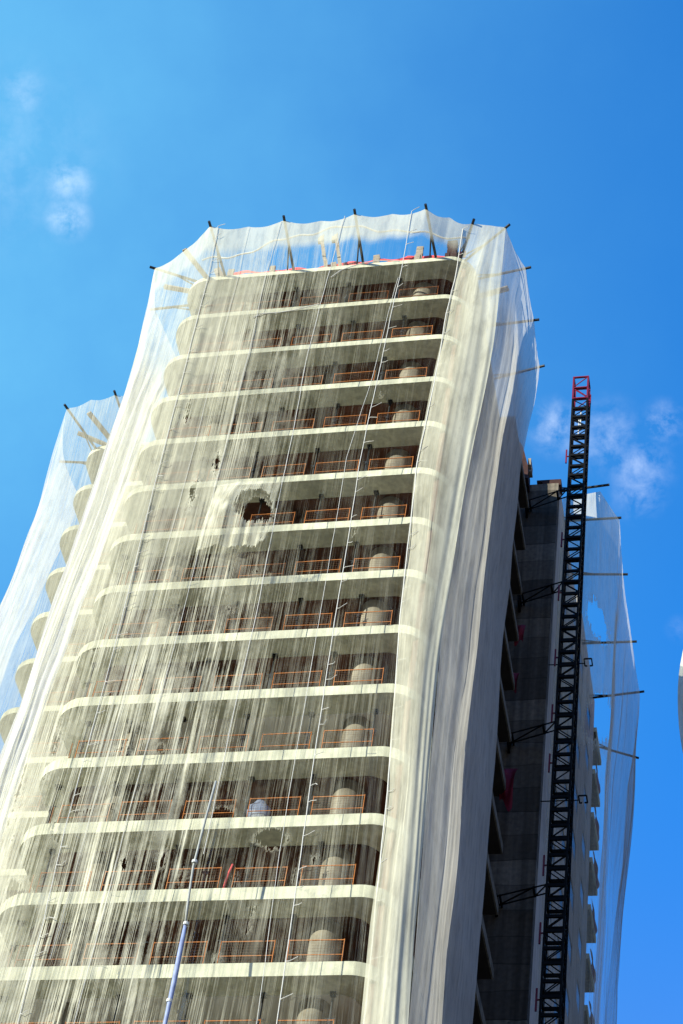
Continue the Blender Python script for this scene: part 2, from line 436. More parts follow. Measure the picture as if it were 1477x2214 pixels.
# right side wall with slit windows: piers full height, spandrels between the openings
wy = [(16.9, 18.4), (20.3, 21.8), (23.7, 25.2), (27.3, 28.8)]
m = MB()
edges = [13.985] + [q for ab in wy for q in ab] + [30.3]
for i in range(0, len(edges), 2): m.box(8.32, edges[i], 0, 9.0, edges[i + 1], Z0)
zw = [zk(k) - 1.95 for k in range(0, 26)]
for a, b in wy:
    prev = Z0
    for z in zw:
        m.box(8.32, a, z + 1.25, 9.0, b, prev); prev = z
    m.box(8.32, a, 0, 9.0, b, prev)
side = tpart(m, 'side_wall', M['side'])
for a, b in wy:
    for z in zw[:15]:
        w = MB(); w.box(8.90, a + 0.003, z + 0.003, 8.965, b - 0.003, z + 1.247)
        tsub(w, 'window', M['win'], side)
m = MB()
m.box(8.5, 14.2, Z0, 9.0, 22.4, Z0 + 0.35); m.box(8.5, 22.4, Z0, 9.0, 30.3, Z0 + 1.9)
tpart(m, 'parapet', M['side'])
m = MB(); m.box(8.2, 13.5, Z0, 9.1, 14.15, Z0 + 0.42); m.box(7.9, 13.6, Z0 + 0.42, 8.9, 14.0, Z0 + 0.55); tpart(m, 'roof_kerb', M['dtimber'])
# columns
for X, Yc in ((4.26, 1.56), (-3.9, 1.56), (0.2, 3.0)):
    for k in range(0, 15):
        m = MB(); m.tube([(X, Yc, zk(k + 1)), (X, Yc, zk(k) - 0.27 - 0.019 * min(k, 14))], 0.51, 28, cap=False)
        tpart(m, 'column', M['column'], smooth=True)
    m = MB(); m.tube([(X, Yc, 0), (X, Yc, zk(15) - 0.01)], 0.51, 28, cap=False); tpart(m, 'column', M['column'], smooth=True)
for k in range(0, 9):
    m = MB(); m.tube([(-12.0, 10.9, zk(k + 1)), (-12.0, 10.9, zk(k) - 0.32)], 0.45, 20, cap=False); tpart(m, 'column', M['column'], smooth=True)

# ------------------------------------------------------------------ guard rails on the slab edges
def make_rail(w):
    t = thing('guardrail_panel', 'tmp', 'guardrail')
    f = MB()
    for x in (-w / 2 + 0.02, w / 2 - 0.02): f.bar((x, 0, 0), (x, 0, 1.12), 0.028)
    f.bar((-w / 2, 0, 1.08), (w / 2, 0, 1.08), 0.028, 0.028)
    f.build('frame', M['rail'], t)
    q = MB(); q.bar((-w / 2, 0, 0.52), (w / 2, 0, 0.52), 0.024, 0.024); q.bar((-w / 2, 0, 0.10), (w / 2, 0, 0.10), 0.042, 0.042)
    q.build('rail', M['rail'], t)
    q = MB(); nx = int(w / 0.11)
    for i in range(1, nx): q.bar((-w / 2 + w * i / nx, 0, 0.12), (-w / 2 + w * i / nx, 0, 1.06), 0.004)
    for i in range(1, 9): q.bar((-w / 2, 0.006, 0.1 + i * 0.11), (w / 2, 0.006, 0.1 + i * 0.11), 0.004)
    q.build('mesh_infill', M['mesh'], t)
    return t
POS = ['at the left rounded corner', 'leftmost on the front', 'second from the left', 'in the middle', 'second from the right', 'rightmost on the front']
proto = make_rail(2.215)
first = True
EDGE = [-5.62, -3.42, -1.2, 1.02, 3.25, 5.45]
for k in range(1, 15):
    for j in range(6):
        t = proto if first else copy_tree(proto)
        first = False
        z = zk(k)
        dx = R.uniform(-0.03, 0.03)
        if j == 0: t.location = (-6.05, 1.22, z); t.rotation_euler = (R.uniform(-.02, .02), 0, math.radians(-66)); t.scale = (0.8, 1, 1)
        else:
            t.location = ((EDGE[j - 1] + EDGE[j]) / 2 + dx, 0.30 + R.uniform(-0.02, 0.03), z); t.rotation_euler = (R.uniform(-0.02, 0.02), 0, math.radians(R.uniform(-0.6, 0.6)))
        tag(t, 'orange mesh guardrail panel, %s floor below the roof, %s' % (ORD[k], POS[j]), 'guardrail', 'orange guardrail panels along the front slab edges')
for k in range(1, 9):
    t = copy_tree(proto)
    t.location = (-11.6 + R.uniform(-.3, .3), 9.5, zk(k)); t.rotation_euler = (0, 0, 0)
    tag(t, 'orange guardrail panel on the recessed left wing, %s floor below the roof' % ORD[k], 'guardrail', 'orange guardrail panels on the left wing')

# ------------------------------------------------------------------ shoring props
def make_prop(h):
    t = thing('shoring_prop', 'tmp', 'prop')
    m = MB(); m.tube([(0, 0, 0.012), (0, 0, h * 0.56)], 0.052, 8); m.build('outer_tube', M['prop'], t)
    m = MB(); m.tube([(0, 0, h * 0.56), (0, 0, h - 0.012)], 0.036, 8); m.build('inner_tube', M['prop'], t)
    m = MB(); m.tube([(0, 0, h * 0.54), (0, 0, h * 0.60)], 0.085, 10); m.bar((-0.16, 0, h * 0.62), (0.16, 0, h * 0.62), 0.03); m.build('collar', M['prop'], t)
    m = MB(); m.box(-0.1, -0.1, h - 0.012, 0.1, 0.1, h); m.box(-0.09, -0.09, h - 0.10, 0.09, 0.09, h - 0.07); m.build('head_plate', M['prop'], t)
    m = MB(); m.box(-0.1, -0.1, 0, 0.1, 0.1, 0.012); m.build('base_plate', M['prop'], t)
    return t
PX = [-5.62, -3.95, -1.95, 0.45, 2.75, 4.9]
PX2 = [-5.4, -3.3, -0.95, 1.55, 3.8]
PW = ['leftmost', 'second from the left', 'third from the left', 'fourth from the left', 'fifth from the left', 'rightmost']
for k in range(0, 14):
    tt = 0.27 + 0.019 * min(k, 14)
    h = FH - tt
    xs = PX if k in (9, 13) else ([x + (0.0 if k % 2 else -0.55) for x in PX2])
    xs = xs if len(xs) == 6 else xs
    for j, x in enumerate(xs):
        t = make_prop(h if k not in (9, 13) else h) if j == 0 else copy_tree(pr0)
        if j == 0: pr0 = t
        t.location = (x + R.uniform(-0.1, 0.1), 0.86 + R.uniform(-0.04, 0.04), zk(k + 1))
        tag(t, 'black steel shoring prop standing on the %s floor below the roof, %s' % (ORD[k + 1], PW[j] if j < len(xs) - 1 else 'rightmost'), 'prop', 'black shoring props behind the guardrails')

# ------------------------------------------------------------------ outrigger poles
def outrigger(base, tip, label, back=1.0, brace=True):
    b = Vector(base); t = Vector(tip); d = (t - b).normalized()
    o = thing('outrigger_pole', label, 'pole', (b.x, b.y, Z0), 'outrigger poles holding up the nets')
    l0 = b - d * back - b; l1 = t - b + d * 0.24
    off = Vector((0, 0, 0.09))
    m = MB(); m.tube([l0 + off, l1 + off], 0.062, 8); m.build('tube', M['pole'], o)
    if brace:
        s = d.cross(Vector((0, 0, 1))) * 0.34
        m = MB(); m.tube([l0 * 0.4 + s + off * 0.7, (t - b) * 0.5 + off], 0.035, 6); m.build('brace', M['pole'], o)
    m = MB(); m.box(-0.11, -0.11, 0.0, 0.11, 0.11, 0.035); bp = m.build('base_plate', M['pole'], o)
    bp.location = tuple(l0 * 0.4); bp.rotation_euler = (0, 0, math.atan2(d.y, d.x))
    return o
z = Z0
POLES = [((-4.79, -0.1), (-4.88, -2.65), 'long dark pole jutting out over the front roof edge, leftmost of the four'),
         ((-1.56, -0.07), (-1.47, -2.58), 'long dark pole jutting out over the front roof edge, second from the left'),
         ((1.67, -0.07), (1.75, -2.58), 'long dark pole jutting out over the front roof edge, third from the left'),
         ((4.98, 0.0), (4.94, -2.51), 'long black pole jutting out over the front roof edge, rightmost of the four'),
         ((-6.18, 0.22), (-7.96, -0.67), 'black-tipped pole jutting out at the left front roof corner'),
         ((-6.87, 1.49), (-8.49, 1.54), 'short thin pole jutting left below the left roof corner'),
         ((6.1, 0.2), (6.86, -1.54), 'rough splintered pole at the right front roof corner'),
         ((6.36, 0.28), (8.29, -1.18), 'pole jutting diagonally from the right front roof corner'),
         ((6.5, 1.4), (8.91, 1.03), 'pole jutting right from the roof side, nearest the front corner'),
         ((6.6, 4.0), (8.94, 3.86), 'pole jutting right from the roof side, in the middle'),
         ((6.6, 7.0), (8.89, 6.49), 'pole jutting right from the roof side, farthest back at net tip'),
         ((-13.4, 9.5), (-14.22, 6.83), 'black pole tip at the corner of the left wing roof net'),
         ((-11.5, 9.3), (-11.6, 6.25), 'thin dark pole on the left wing roof beside the white band'),
         ((-13.8, 10.3), (-15.25, 10.1), 'thin pole jutting left from the left wing side'),
         ((9.0, 14.0), (11.17, 13.8), 'bare black pole jutting right of the mast at the rear roof corner'),
         ((8.9, 15.9), (11.55, 15.9), 'second black pole right of the mast, end inside the rear net'),
         ((8.9, 19.4), (11.53, 19.6), 'forked pole propping the right rear net, third from the top'),
         ((8.9, 24.2), (11.57, 24.25), 'forked pole propping the right rear net, above the torn hole'),
         ((8.9, 28.2), (11.64, 27.9), 'forked pole propping the right rear net, beside the frayed tear'),
         ((8.9, 31.8), (10.94, 32.8), 'lowest forked pole slanting down inside the right rear net')]
for b, t, lab in POLES: outrigger((b[0], b[1], 0), (t[0], t[1], 0), lab)

# ------------------------------------------------------------------ netting
def cat(p0, p1, p2, p3, t):
    return 0.5 * ((2 * p1) + (-p0 + p2) * t + (2 * p0 - 5 * p1 + 4 * p2 - p3) * t * t + (-p0 + 3 * p1 - 3 * p2 + p3) * t ** 3)

def sheet(name, label, rows, nu, nv, dens, holes=(), pleat=0.05, mat=NET, sag=0.0, group='white debris nets', seed=0, parent=None, zpow=1.0):
    """hanging net: rows = [(z below roof, [(x, y), ...])]; dens(x, z) -> (coverage, streakiness)"""
    nc = len(rows[0][1])
    zs = [r_[0] for r_ in rows]
    def row_at(zv):
        i = 0
        while i < len(rows) - 2 and zv < zs[i + 1]: i += 1
        t = (zs[i] - zv) / (zs[i] - zs[i + 1]); t = max(0, min(1, t))
        P = lambda q: rows[max(0, min(len(rows) - 1, q))][1]
        return [(cat(P(i - 1)[c][0], P(i)[c][0], P(i + 1)[c][0], P(i + 2)[c][0], t), cat(P(i - 1)[c][1], P(i)[c][1], P(i + 1)[c][1], P(i + 2)[c][1], t)) for c in range(nc)]
    # arc-length parameter along a mid row
    mid = rows[min(1, len(rows) - 1)][1]
    sl = [0.0]
    for a, b in zip(mid[:-1], mid[1:]): sl.append(sl[-1] + math.hypot(b[0] - a[0], b[1] - a[1]))
    tot = sl[-1]
    vs, fs, uvs, de, am, ho = [], [], [], [], [], []
    for iv in range(nv + 1):
        fv = iv / nv
        zv = zs[0] + (zs[-1] - zs[0]) * (fv ** zpow)
        pl = row_at(zv)
        top = max(0.0, 1 - (zs[0] - zv) / 5.0)
        for iu in range(nu + 1):
            s_ = tot * iu / nu
            c = 0
            while c < nc - 2 and s_ > sl[c + 1]: c += 1
            t = (s_ - sl[c]) / (sl[c + 1] - sl[c])
            P = lambda q: pl[max(0, min(nc - 1, q))]
            lin = (P(c)[0] + (P(c + 1)[0] - P(c)[0]) * t, P(c)[1] + (P(c + 1)[1] - P(c)[1]) * t)
            cx_ = cat(P(c - 1)[0], P(c)[0], P(c + 1)[0], P(c + 2)[0], t); cy_ = cat(P(c - 1)[1], P(c)[1], P(c + 1)[1], P(c + 2)[1], t)
            w = top ** 0.5 if top > 0 else 0
            x = lin[0] * w + cx_ * (1 - w); y = lin[1] * w + cy_ * (1 - w)
            tx, ty = P(c + 1)[0] - P(c)[0], P(c + 1)[1] - P(c)[1]
            ln = math.hypot(tx, ty) or 1
            nx, ny = ty / ln, -tx / ln
            a = pleat * (0.15 + 0.85 * (1 - top))
            ph = s_ + 0.25 * mnoise.noise(Vector((s_ * 0.6, zv * 0.05, seed)))
            d = a * (1.1 * mnoise.noise(Vector((ph * 2.3, zv * 0.035, seed + 3))) + 0.6 * mnoise.noise(Vector((ph * 5.5, zv * 0.06, seed + 9)))) \
                + 1.6 * a * mnoise.noise(Vector((s_ * 0.5, zv * 0.22, seed + 17)))
            zz = zv
            if sag and iv < nv * 0.3: zz = zv - sag * math.sin(math.pi * t) * top
            vs.append((x + nx * d, y + ny * d, Z0 + zz))
            dd, aa = dens(x, zv)
            de.append(dd); am.append(aa); uvs.append((s_ + seed * 3.7, zv))
            h = -1.0
            for hx, hz, rx, rz, tilt in holes:
                qx = (x - hx) + tilt * (zv - hz)
                e = math.hypot(qx / rx, (zv - hz) / rz)
                h = max(h, (1 - e) * min(rx, rz))
            ho.append(h)
    W = nu + 1
    for iv in range(nv):
        for iu in range(nu): fs.append((iv * W + iu, (iv + 1) * W + iu, (iv + 1) * W + iu + 1, iv * W + iu + 1))
    me = bpy.data.meshes.new(name)
    me.from_pydata(vs, [], fs); me.update()
    for p in me.polygons: p.use_smooth = True
    ul = me.uv_layers.new(name='UVMap')
    for lp in me.loops: ul.data[lp.index].uv = uvs[lp.vertex_index]
    for nm, arr in (('dens', de), ('amp', am), ('hole', ho)):
        at = me.attributes.new(nm, 'FLOAT', 'POINT'); at.data.foreach_set('value', arr)
    me.materials.append(mat)
    o = bpy.data.objects.new(name, me); C.objects.link(o)
    if parent: o.parent = parent
    else: tag(o, label, 'net', group)
    return o

def sstep(a, b, x):
    t = max(0.0, min(1.0, (x - a) / (b - a))); return t * t * (3 - 2 * t)

def nse(x, z, s, k=0.0): return mnoise.noise(Vector((x * s, z * s * 0.35, k)))

def d_front(x, z):
    lo = 1 - sstep(-4.2, 2.7, x + 1.5 * nse(x, z, 0.35, 2.0))       # 1 at the left, 0 at the clear right bay
    de = 0.02 + 0.46 * lo
    low = sstep(-18, -30, z)
    am = 0.07 + 0.22 * math.sin(math.pi * min(1, max(0, lo))) + 0.06 * lo
    de -= 0.15 * low * lo; am += 0.34 * low * (0.3 + 0.7 * lo)
    de += 0.05 * low * (1 - lo)
    up = sstep(-1.85, -1.25, z + 0.25 * nse(x, z, 0.8, 14.0))
    de = de * (1 - up) + 0.68 * up; am = am * (1 - 0.90 * up)
    de += (0.14 + 0.10 * low) * nse(x, z, 0.55, 5.0) * (0.35 + 0.65 * lo)
    # left corner, lit through: thinner at the very top
    return de, am

F_ROWS = [(0.1, [(-7.96, -0.67), (-6.42, -1.45), (-4.88, -2.65), (-3.2, -2.42), (-1.47, -2.58), (0.15, -2.38), (1.75, -2.58), (3.4, -2.4), (4.94, -2.51), (5.9, -1.95), (6.86, -1.54)]),
          (-3.5, [(-7.75, -0.45), (-6.3, -1.3), (-4.9, -2.15), (-3.2, -2.1), (-1.5, -2.15), (0.15, -2.05), (1.7, -2.15), (3.3, -2.05), (4.75, -2.0), (5.6, -1.5), (6.25, -1.05)]),
          (-12, [(-7.6, -0.3), (-6.3, -1.2), (-4.9, -1.85), (-3.2, -1.8), (-1.5, -1.85), (0.15, -1.75), (1.7, -1.85), (3.3, -1.8), (4.6, -1.75), (5.3, -1.4), (5.92, -0.95)]),
          (-25, [(-7.7, -0.3), (-6.4, -1.2), (-4.9, -1.65), (-3.2, -1.6), (-1.5, -1.7), (0.15, -1.6), (1.7, -1.7), (3.3, -1.6), (4.6, -1.6), (5.4, -1.35), (6.0, -0.95)]),
          (-52, [(-7.8, -0.3), (-6.4, -1.2), (-4.9, -1.55), (-3.2, -1.5), (-1.5, -1.6), (0.15, -1.5), (1.7, -1.6), (3.3, -1.5), (4.8, -1.5), (5.8, -1.3), (6.5, -0.95)])]
F_HOLES = [(0.0, -19.35, 0.62, 1.05, 0.15), (1.16, -34.4, 0.42, 0.36, 0.1), (2.9, -35.35, 0.55, 0.42, 0.0), (2.25, -34.45, 0.2, 0.16, 0),
           (-2.04, -16.2, 0.07, 0.5, 0.05), (-3.87, -12.3, 0.07, 0.5, 0.05), (-1.77, -36.4, 0.09, 0.36, 0.1), (-0.59, -36.1, 0.16, 0.26, 0), (-5.3, -37.1, 0.26, 0.42, 0.2),
           (-3.05, -39.0, 0.09, 0.2, 0), (-2.8, -17.7, 0.08, 0.42, 0.05), (-5.45, -30.9, 0.09, 0.8, 0.03), (-0.2, -24.5, 0.1, 0.14, 0), (0.5, -22.6, 0.08, 0.1, 0), (0.9, -23.2, 0.07, 0.12, 0),
           (2.1, -37.5, 0.08, 0.22, 0), (2.7, -38.3, 0.07, 0.3, 0), (4.0, -37.0, 0.1, 0.16, 0), (4.4, -36.3, 0.07, 0.12, 0), (3.9, -20.6, 0.09, 0.14, 0), (4.1, -12.5, 0.07, 0.12, 0),
           (-4.6, -34.6, 0.12, 0.2, 0), (-4.3, -35.1, 0.1, 0.15, 0), (-3.6, -34.0, 0.12, 0.1, 0), (-2.9, -31.2, 0.16, 0.1, 0.3), (-1.5, -31.3, 0.1, 0.12, 0), (-0.4, -31.6, 0.08, 0.14, 0), (0.2, -36.9, 0.09, 0.2, 0), (1.9, -40.4, 0.1, 0.22, 0),
           (-6.3, -33.2, 0.07, 0.9, 0.02), (-6.0, -34.0, 0.06, 0.7, 0.02), (-4.9, -26.2, 0.14, 0.1, 0.4)]
front_net = sheet('debris_net', 'large streaked translucent net over the front, clear toward the right and torn by holes', F_ROWS, 250, 230, d_front, F_HOLES, 0.06, sag=0.26, seed=1)

L_ROWS = [(0.1, [(-7.96, -0.67), (-8.49, 1.54), (-8.3, 3.0), (-8.1, 4.4)]), (-2.5, [(-7.8, -0.5), (-8.47, 1.5), (-8.05, 2.7), (-7.7, 3.6)]), (-6, [(-7.69, -0.35), (-8.45, 1.48), (-8.2, 2.3), (-7.9, 3.05)]),
          (-12, [(-7.62, -0.3), (-8.52, 1.48), (-8.25, 2.3), (-8.0, 3.0)]), (-22, [(-7.7, -0.3), (-8.7, 1.48), (-8.55, 2.25), (-8.4, 2.95)]), (-27, [(-7.72, -0.3), (-8.75, 1.48), (-8.6, 2.2), (-8.5, 2.8)]), (-52, [(-7.8, -0.3), (-8.9, 1.48), (-8.8, 2.2), (-8.7, 2.8)])]
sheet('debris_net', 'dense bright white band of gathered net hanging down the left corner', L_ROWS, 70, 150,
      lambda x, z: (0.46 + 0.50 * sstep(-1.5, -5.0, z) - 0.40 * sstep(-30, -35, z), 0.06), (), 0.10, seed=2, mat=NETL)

R_ROWS = [(0.1, [(6.86, -1.54), (7.6, -1.35), (8.29, -1.18)]), (-3.5, [(6.25, -1.05), (7.2, -1.25), (8.25, -0.9)]), (-9, [(5.97, -0.95), (7.0, -1.25), (8.15, -0.75)]),
          (-16.5, [(5.72, -0.95), (6.7, -1.25), (7.72, -0.75)]), (-21, [(5.85, -0.95), (6.7, -1.25), (7.58, -0.78)]), (-26, [(5.98, -0.95), (6.75, -1.25), (7.46, -0.85)]), (-33, [(6.25, -0.95), (7.0, -1.25), (7.6, -0.9)]), (-52, [(6.5, -0.95), (7.3, -1.25), (8.0, -0.95)])]
sheet('debris_net', 'pale sunlit net wrapped round the right front corner with a white folded edge', R_ROWS, 70, 150,
      lambda x, z: (0.52 + 0.41 * sstep(6.75, 7.35, x + 0.15 * nse(x, z, 0.4, 8.0)) * (1 - 0.6 * sstep(-7, -2, z)) + 0.10 * nse(x, z, 1.3, 31.0), 0.10), (), 0.06, seed=3)
S_ROWS = [(0.1, [(8.29, -1.18), (8.91, 1.03), (8.94, 3.86), (8.89, 6.49), (8.5, 8.2)]), (-2.5, [(8.25, -0.9), (8.6, 0.95), (8.65, 3.7), (8.5, 6.7), (8.3, 8.0)]), (-6, [(8.2, -0.8), (8.45, 1.0), (8.4, 3.6), (8.2, 6.3), (8.05, 8.1)]),
          (-13, [(7.92, -0.73), (8.15, 1.0), (8.2, 3.6), (8.1, 6.2), (8.0, 8.15)]), (-17.5, [(7.68, -0.73), (8.0, 1.0), (8.1, 3.5), (8.0, 5.8), (8.0, 7.65)]), (-26, [(7.46, -0.83), (7.9, 1.0), (8.08, 3.5), (8.1, 6.0), (8.0, 8.1)]),
          (-52, [(8.0, -0.93), (8.1, 1.0), (8.2, 3.5), (8.15, 6.0), (8.0, 7.9)])]
sheet('debris_net', 'shaded grey net draped down the right side of the tower in long folds', S_ROWS, 110, 150,
      lambda x, z: (0.74 + 0.08 * sstep(-16, -7, z) - 0.20 * sstep(-6, -2, z) + 0.14 * nse(x * 2, z, 0.6, 4.0), 0.07), (), 0.055, seed=4, sag=0.3, mat=NETS)

CF_ROWS = [(0.1, [(-14.22, 6.83), (-12.9, 6.45), (-11.6, 6.25), (-9.8, 6.45), (-7.6, 6.6)]), (-4, [(-14.1, 7.3), (-12.9, 7.1), (-11.6, 7.0), (-9.8, 7.1), (-7.6, 7.2)]),
           (-12, [(-14.4, 7.9), (-12.9, 7.6), (-11.6, 7.6), (-9.8, 7.6), (-7.6, 7.7)]), (-50, [(-14.6, 7.9), (-12.9, 7.7), (-11.6, 7.7), (-9.8, 7.7), (-7.6, 7.8)])]
sheet('debris_net', 'thin net over the front of the recessed left wing', CF_ROWS, 90, 110, lambda x, z: (0.38, 0.12), (), 0.06, seed=5, sag=0.2)
CL_ROWS = [(0.1, [(-14.22, 6.83), (-14.9, 8.5), (-15.2, 10.1), (-15.0, 12.5)]), (-2, [(-14.2, 6.95), (-14.85, 8.5), (-15.2, 10.1), (-15.1, 12.5)]), (-5, [(-14.25, 7.3), (-15.0, 8.8), (-15.4, 10.1), (-15.3, 12.4)]),
           (-11, [(-14.4, 7.9), (-15.3, 9.0), (-15.8, 10.1), (-15.7, 12.2)]), (-50, [(-14.8, 7.9), (-16.2, 9.0), (-17.0, 10.1), (-16.9, 12.2)])]
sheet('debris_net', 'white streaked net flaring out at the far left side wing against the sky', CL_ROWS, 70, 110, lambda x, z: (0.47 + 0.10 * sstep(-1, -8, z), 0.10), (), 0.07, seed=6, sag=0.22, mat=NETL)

E_ROWS = [(-0.1, [(9.12, 14.2), (10.95, 14.0), (11.7, 15.9)]), (-4, [(9.12, 14.4), (10.9, 14.3), (11.68, 15.9)]), (-12, [(9.12, 14.6), (10.8, 14.5), (11.6, 15.9)]), (-50, [(9.12, 14.8), (10.5, 14.8), (11.2, 15.9)])]
E_HOLES = [(10.95, -8.6, 0.42, 1.2, 0.15), (11.15, -14.4, 0.50, 1.7, -0.2)]
sheet('debris_net', 'translucent net with two large ragged holes beside the rear right wall', E_ROWS, 60, 170, lambda x, z: (0.52 - 0.30 * sstep(-15.6, -17, z), 0.10), E_HOLES, 0.05, seed=7, sag=0.05)
E2_ROWS = [(0.1, [(11.7, 15.9), (11.53, 19.6), (11.57, 24.25), (11.64, 27.9), (10.94, 32.8)]), (-4, [(11.68, 15.9), (11.4, 19.6), (11.5, 24.2), (11.6, 27.0), (10.8, 31.0)]), (-10, [(11.6, 15.9), (11.2, 19.6), (11.3, 24.0), (11.4, 27.0), (10.6, 30.5)]),
           (-14.6, [(11.6, 15.9), (11.0, 19.6), (11.0, 24.0), (11.1, 27.0), (10.3, 30.0)]), (-19, [(11.5, 15.9), (10.9, 19.6), (10.8, 24.0), (10.87, 27.0), (10.0, 30.0)]), (-50, [(11.2, 15.9), (10.2, 19.6), (9.9, 24), (9.9, 27), (9.8, 29.5)])]
sheet('debris_net', 'pale net along the far right side of the rear block, edge against the sky', E2_ROWS, 90, 120, lambda x, z: (0.52 - 0.22 * sstep(-13, -18, z), 0.12), (), 0.08, seed=8, sag=0.2, mat=NETS)

# ------------------------------------------------------------------ torn patch round the big hole, neighbour's net
P_ROWS = [(-17.7, [(-1.75, -1.9), (-0.9, -2.0), (-0.1, -2.0), (0.75, -1.85)]), (-18.6, [(-1.8, -1.95), (-1.0, -2.25), (-0.1, -2.2), (0.72, -1.9)]),
          (-20.2, [(-1.85, -2.0), (-1.0, -2.45), (-0.1, -2.3), (0.72, -1.95)]), (-21.6, [(-1.9, -1.9), (-1.1, -2.1), (-0.2, -2.0), (0.6, -1.9)])]
P_HOLES = [(-0.02, -19.35, 0.72, 1.02, 0.12), (-0.1, -22.2, 1.1, 0.75, 0), (1.0, -21.9, 0.5, 1.2, 0)]
sheet('torn_net_patch', 'crumpled pale net patch sewn round the big hole in the front net', P_ROWS, 60, 60, lambda x, z: (0.46 + 0.34 * nse(x * 2, z * 4, 1.2, 3.0), 0.22), P_HOLES, 0.26, seed=11, group=None)
NB_ROWS = [(9.0, [(15.6, 25.0), (17.5, 24.6), (20.0, 24.7), (24.0, 25.0)]), (2.5, [(14.5, 24.9), (16.5, 24.4), (20.0, 24.6), (24.0, 25.0)]), (-3.0, [(13.84, 24.9), (16.3, 24.3), (20.0, 24.5), (24.0, 25.0)]),
           (-8.0, [(14.15, 24.9), (16.5, 24.4), (20.0, 24.6), (24.0, 25.0)]), (-13.0, [(15.4, 24.9), (17.0, 24.4), (20.0, 24.6), (24.0, 25.0)]), (-50.0, [(15.8, 24.9), (17.0, 24.5), (20.0, 24.7), (24.0, 25.0)])]
sheet('debris_net', 'bulging white net edge of the next building at the right border', NB_ROWS, 40, 70, lambda x, z: (0.93, 0.05), (), 0.10, seed=12)
nb = thing('neighbour_tower', 'neighbouring concrete frame behind the bulging white net at the right border', 'building', (20, 31, 0))
for k in range(-2, 26):
    m = MB(); m.prism(rrect(-4.0, -5.6, 5, 6, (0.8, 0.8, 0.01, 0.01)), zk(k) - 0.3, zk(k)); m.build('floor_slab', M['slab'], nb)
m = MB(); m.box(-3.2, -4.5, 0, 4.2, 5.2, zk(-2) - 0.4); m.build('core_wall', M['block'], nb)

# ------------------------------------------------------------------ hoist mast
mast = thing('hoist_mast', 'tall black lattice hoist mast with red top section standing before the rear wall', 'hoist mast', (9.68, 12.0, 0))
W_ = 0.72
SEC = 1.508
top_z = Z0 + 6.62
sec_top = top_z - 1.85
c4 = ((0, 0), (W_, 0), (W_, W_), (0, W_))
def section(z0, z1, mat, plates, parent, flip):
    m = MB()
    for x, y in c4: m.bar((x, y, z0 + 0.004), (x, y, z1 - 0.004), 0.082)
    lv = [z0 + 0.06, (z0 + z1) / 2]
    h = 0.14 if plates else 0.07
    for z in lv:
        for a, b in ((0, 1), (1, 2), (2, 3), (3, 0)):
            A, B = c4[a], c4[b]
            m.bar((A[0], A[1], z), (B[0], B[1], z), 0.09, h)
    if not plates:
        for a, b in ((0, 1), (1, 2), (2, 3), (3, 0)): m.bar((c4[a][0], c4[a][1], z1 - 0.05), (c4[b][0], c4[b][1], z1 - 0.05), 0.09, h)
    o = m.build('mast_section', mat, parent)
    d = MB()
    hh = (z1 - z0) / 2
    for i in range(2):
        for a, b in ((0, 1), (2, 3), (1, 2), (3, 0)):
            A, B = c4[a], c4[b]
            if (i + flip) % 2: A, B = B, A
            d.bar((A[0], A[1], z0 + hh * i + 0.08), (B[0], B[1], z0 + hh * (i + 1) - 0.04), 0.036)
    d.build('brace', mat, o)
    return o
nsec = int(sec_top / SEC)
first_o = None
for i in range(nsec):
    zt = sec_top - i * SEC
    if first_o is None:
        first_o = section(0, SEC, M['mast'], True, mast, 0); s_o = first_o
    else:
        s_o = copy_tree(first_o, mast)
    s_o.location = (0, 0, zt - SEC)
s_o = section(0, 1.85, M['red'], False, mast, 1); s_o.location = (0, 0, sec_top)
m = MB(); m.box(-0.5, -0.5, 0, W_ + 0.5, W_ + 0.5, sec_top - nsec * SEC); m.build('base_frame', M['mast'], mast)
m = MB(); m.bar((W_ + 0.11, W_ * 0.5, 1.0), (W_ + 0.11, W_ * 0.5, sec_top), 0.05, 0.05)
for i in range(int(70 / 0.34)): m.box(W_ + 0.02, W_ * 0.5 - 0.05, sec_top - 0.4 - i * 0.34, W_ + 0.085, W_ * 0.5 + 0.05, sec_top - 0.28 - i * 0.34)
m.build('rack', M['mast'], mast)
m = MB(); m.bar((W_ + 0.11, W_ * 0.5, sec_top + 0.002), (W_ + 0.11, W_ * 0.5, sec_top + 0.75), 0.06, 0.06); m.build('rack_end', M['red'], mast)
m = MB(); m.bar((0.42, 0.12, Z0 + 2.4), (0.42, 0.12, Z0 + 3.8), 0.06); m.bar((0.34, 0.12, Z0 + 1.9), (0.34, 0.12, Z0 + 3.2), 0.05); m.build('guide_bar', M['galv'], mast)
for zz in (0.31, -5.79, -9.4, -13.54, -16.87, -19.7, -25.1, -28.4, -31.45, -34.6, -38.2):
    m = MB(); m.bar((-0.17, 0.05, Z0 + zz - 0.5), (-0.17, 0.05, Z0 + zz + 0.5), 0.07); m.bar((-0.17, 0.05, Z0 + zz), (0.0, 0.05, Z0 + zz), 0.05); m.build('cable_guide', M['red'], mast)
for zz in (-13.92, -21.73):
    m = MB(); X = W_ + 0.38
    m.bar((-0.45, 0.1, Z0 + zz), (X, 0.1, Z0 + zz), 0.035)
    for a, b in (((X, -0.16), (X + 0.32, -0.16)), ((X + 0.32, -0.16), (X + 0.32, 0.26)), ((X + 0.32, 0.26), (X + 0.2, 0.26)), ((X + 0.1, 0.26), (X, 0.26)), ((X, 0.26), (X, -0.16))):
        m.bar((a[0], a[1], Z0 + zz), (b[0], b[1], Z0 + zz), 0.05)
    m.build('cable_loop', M['mast'], mast)
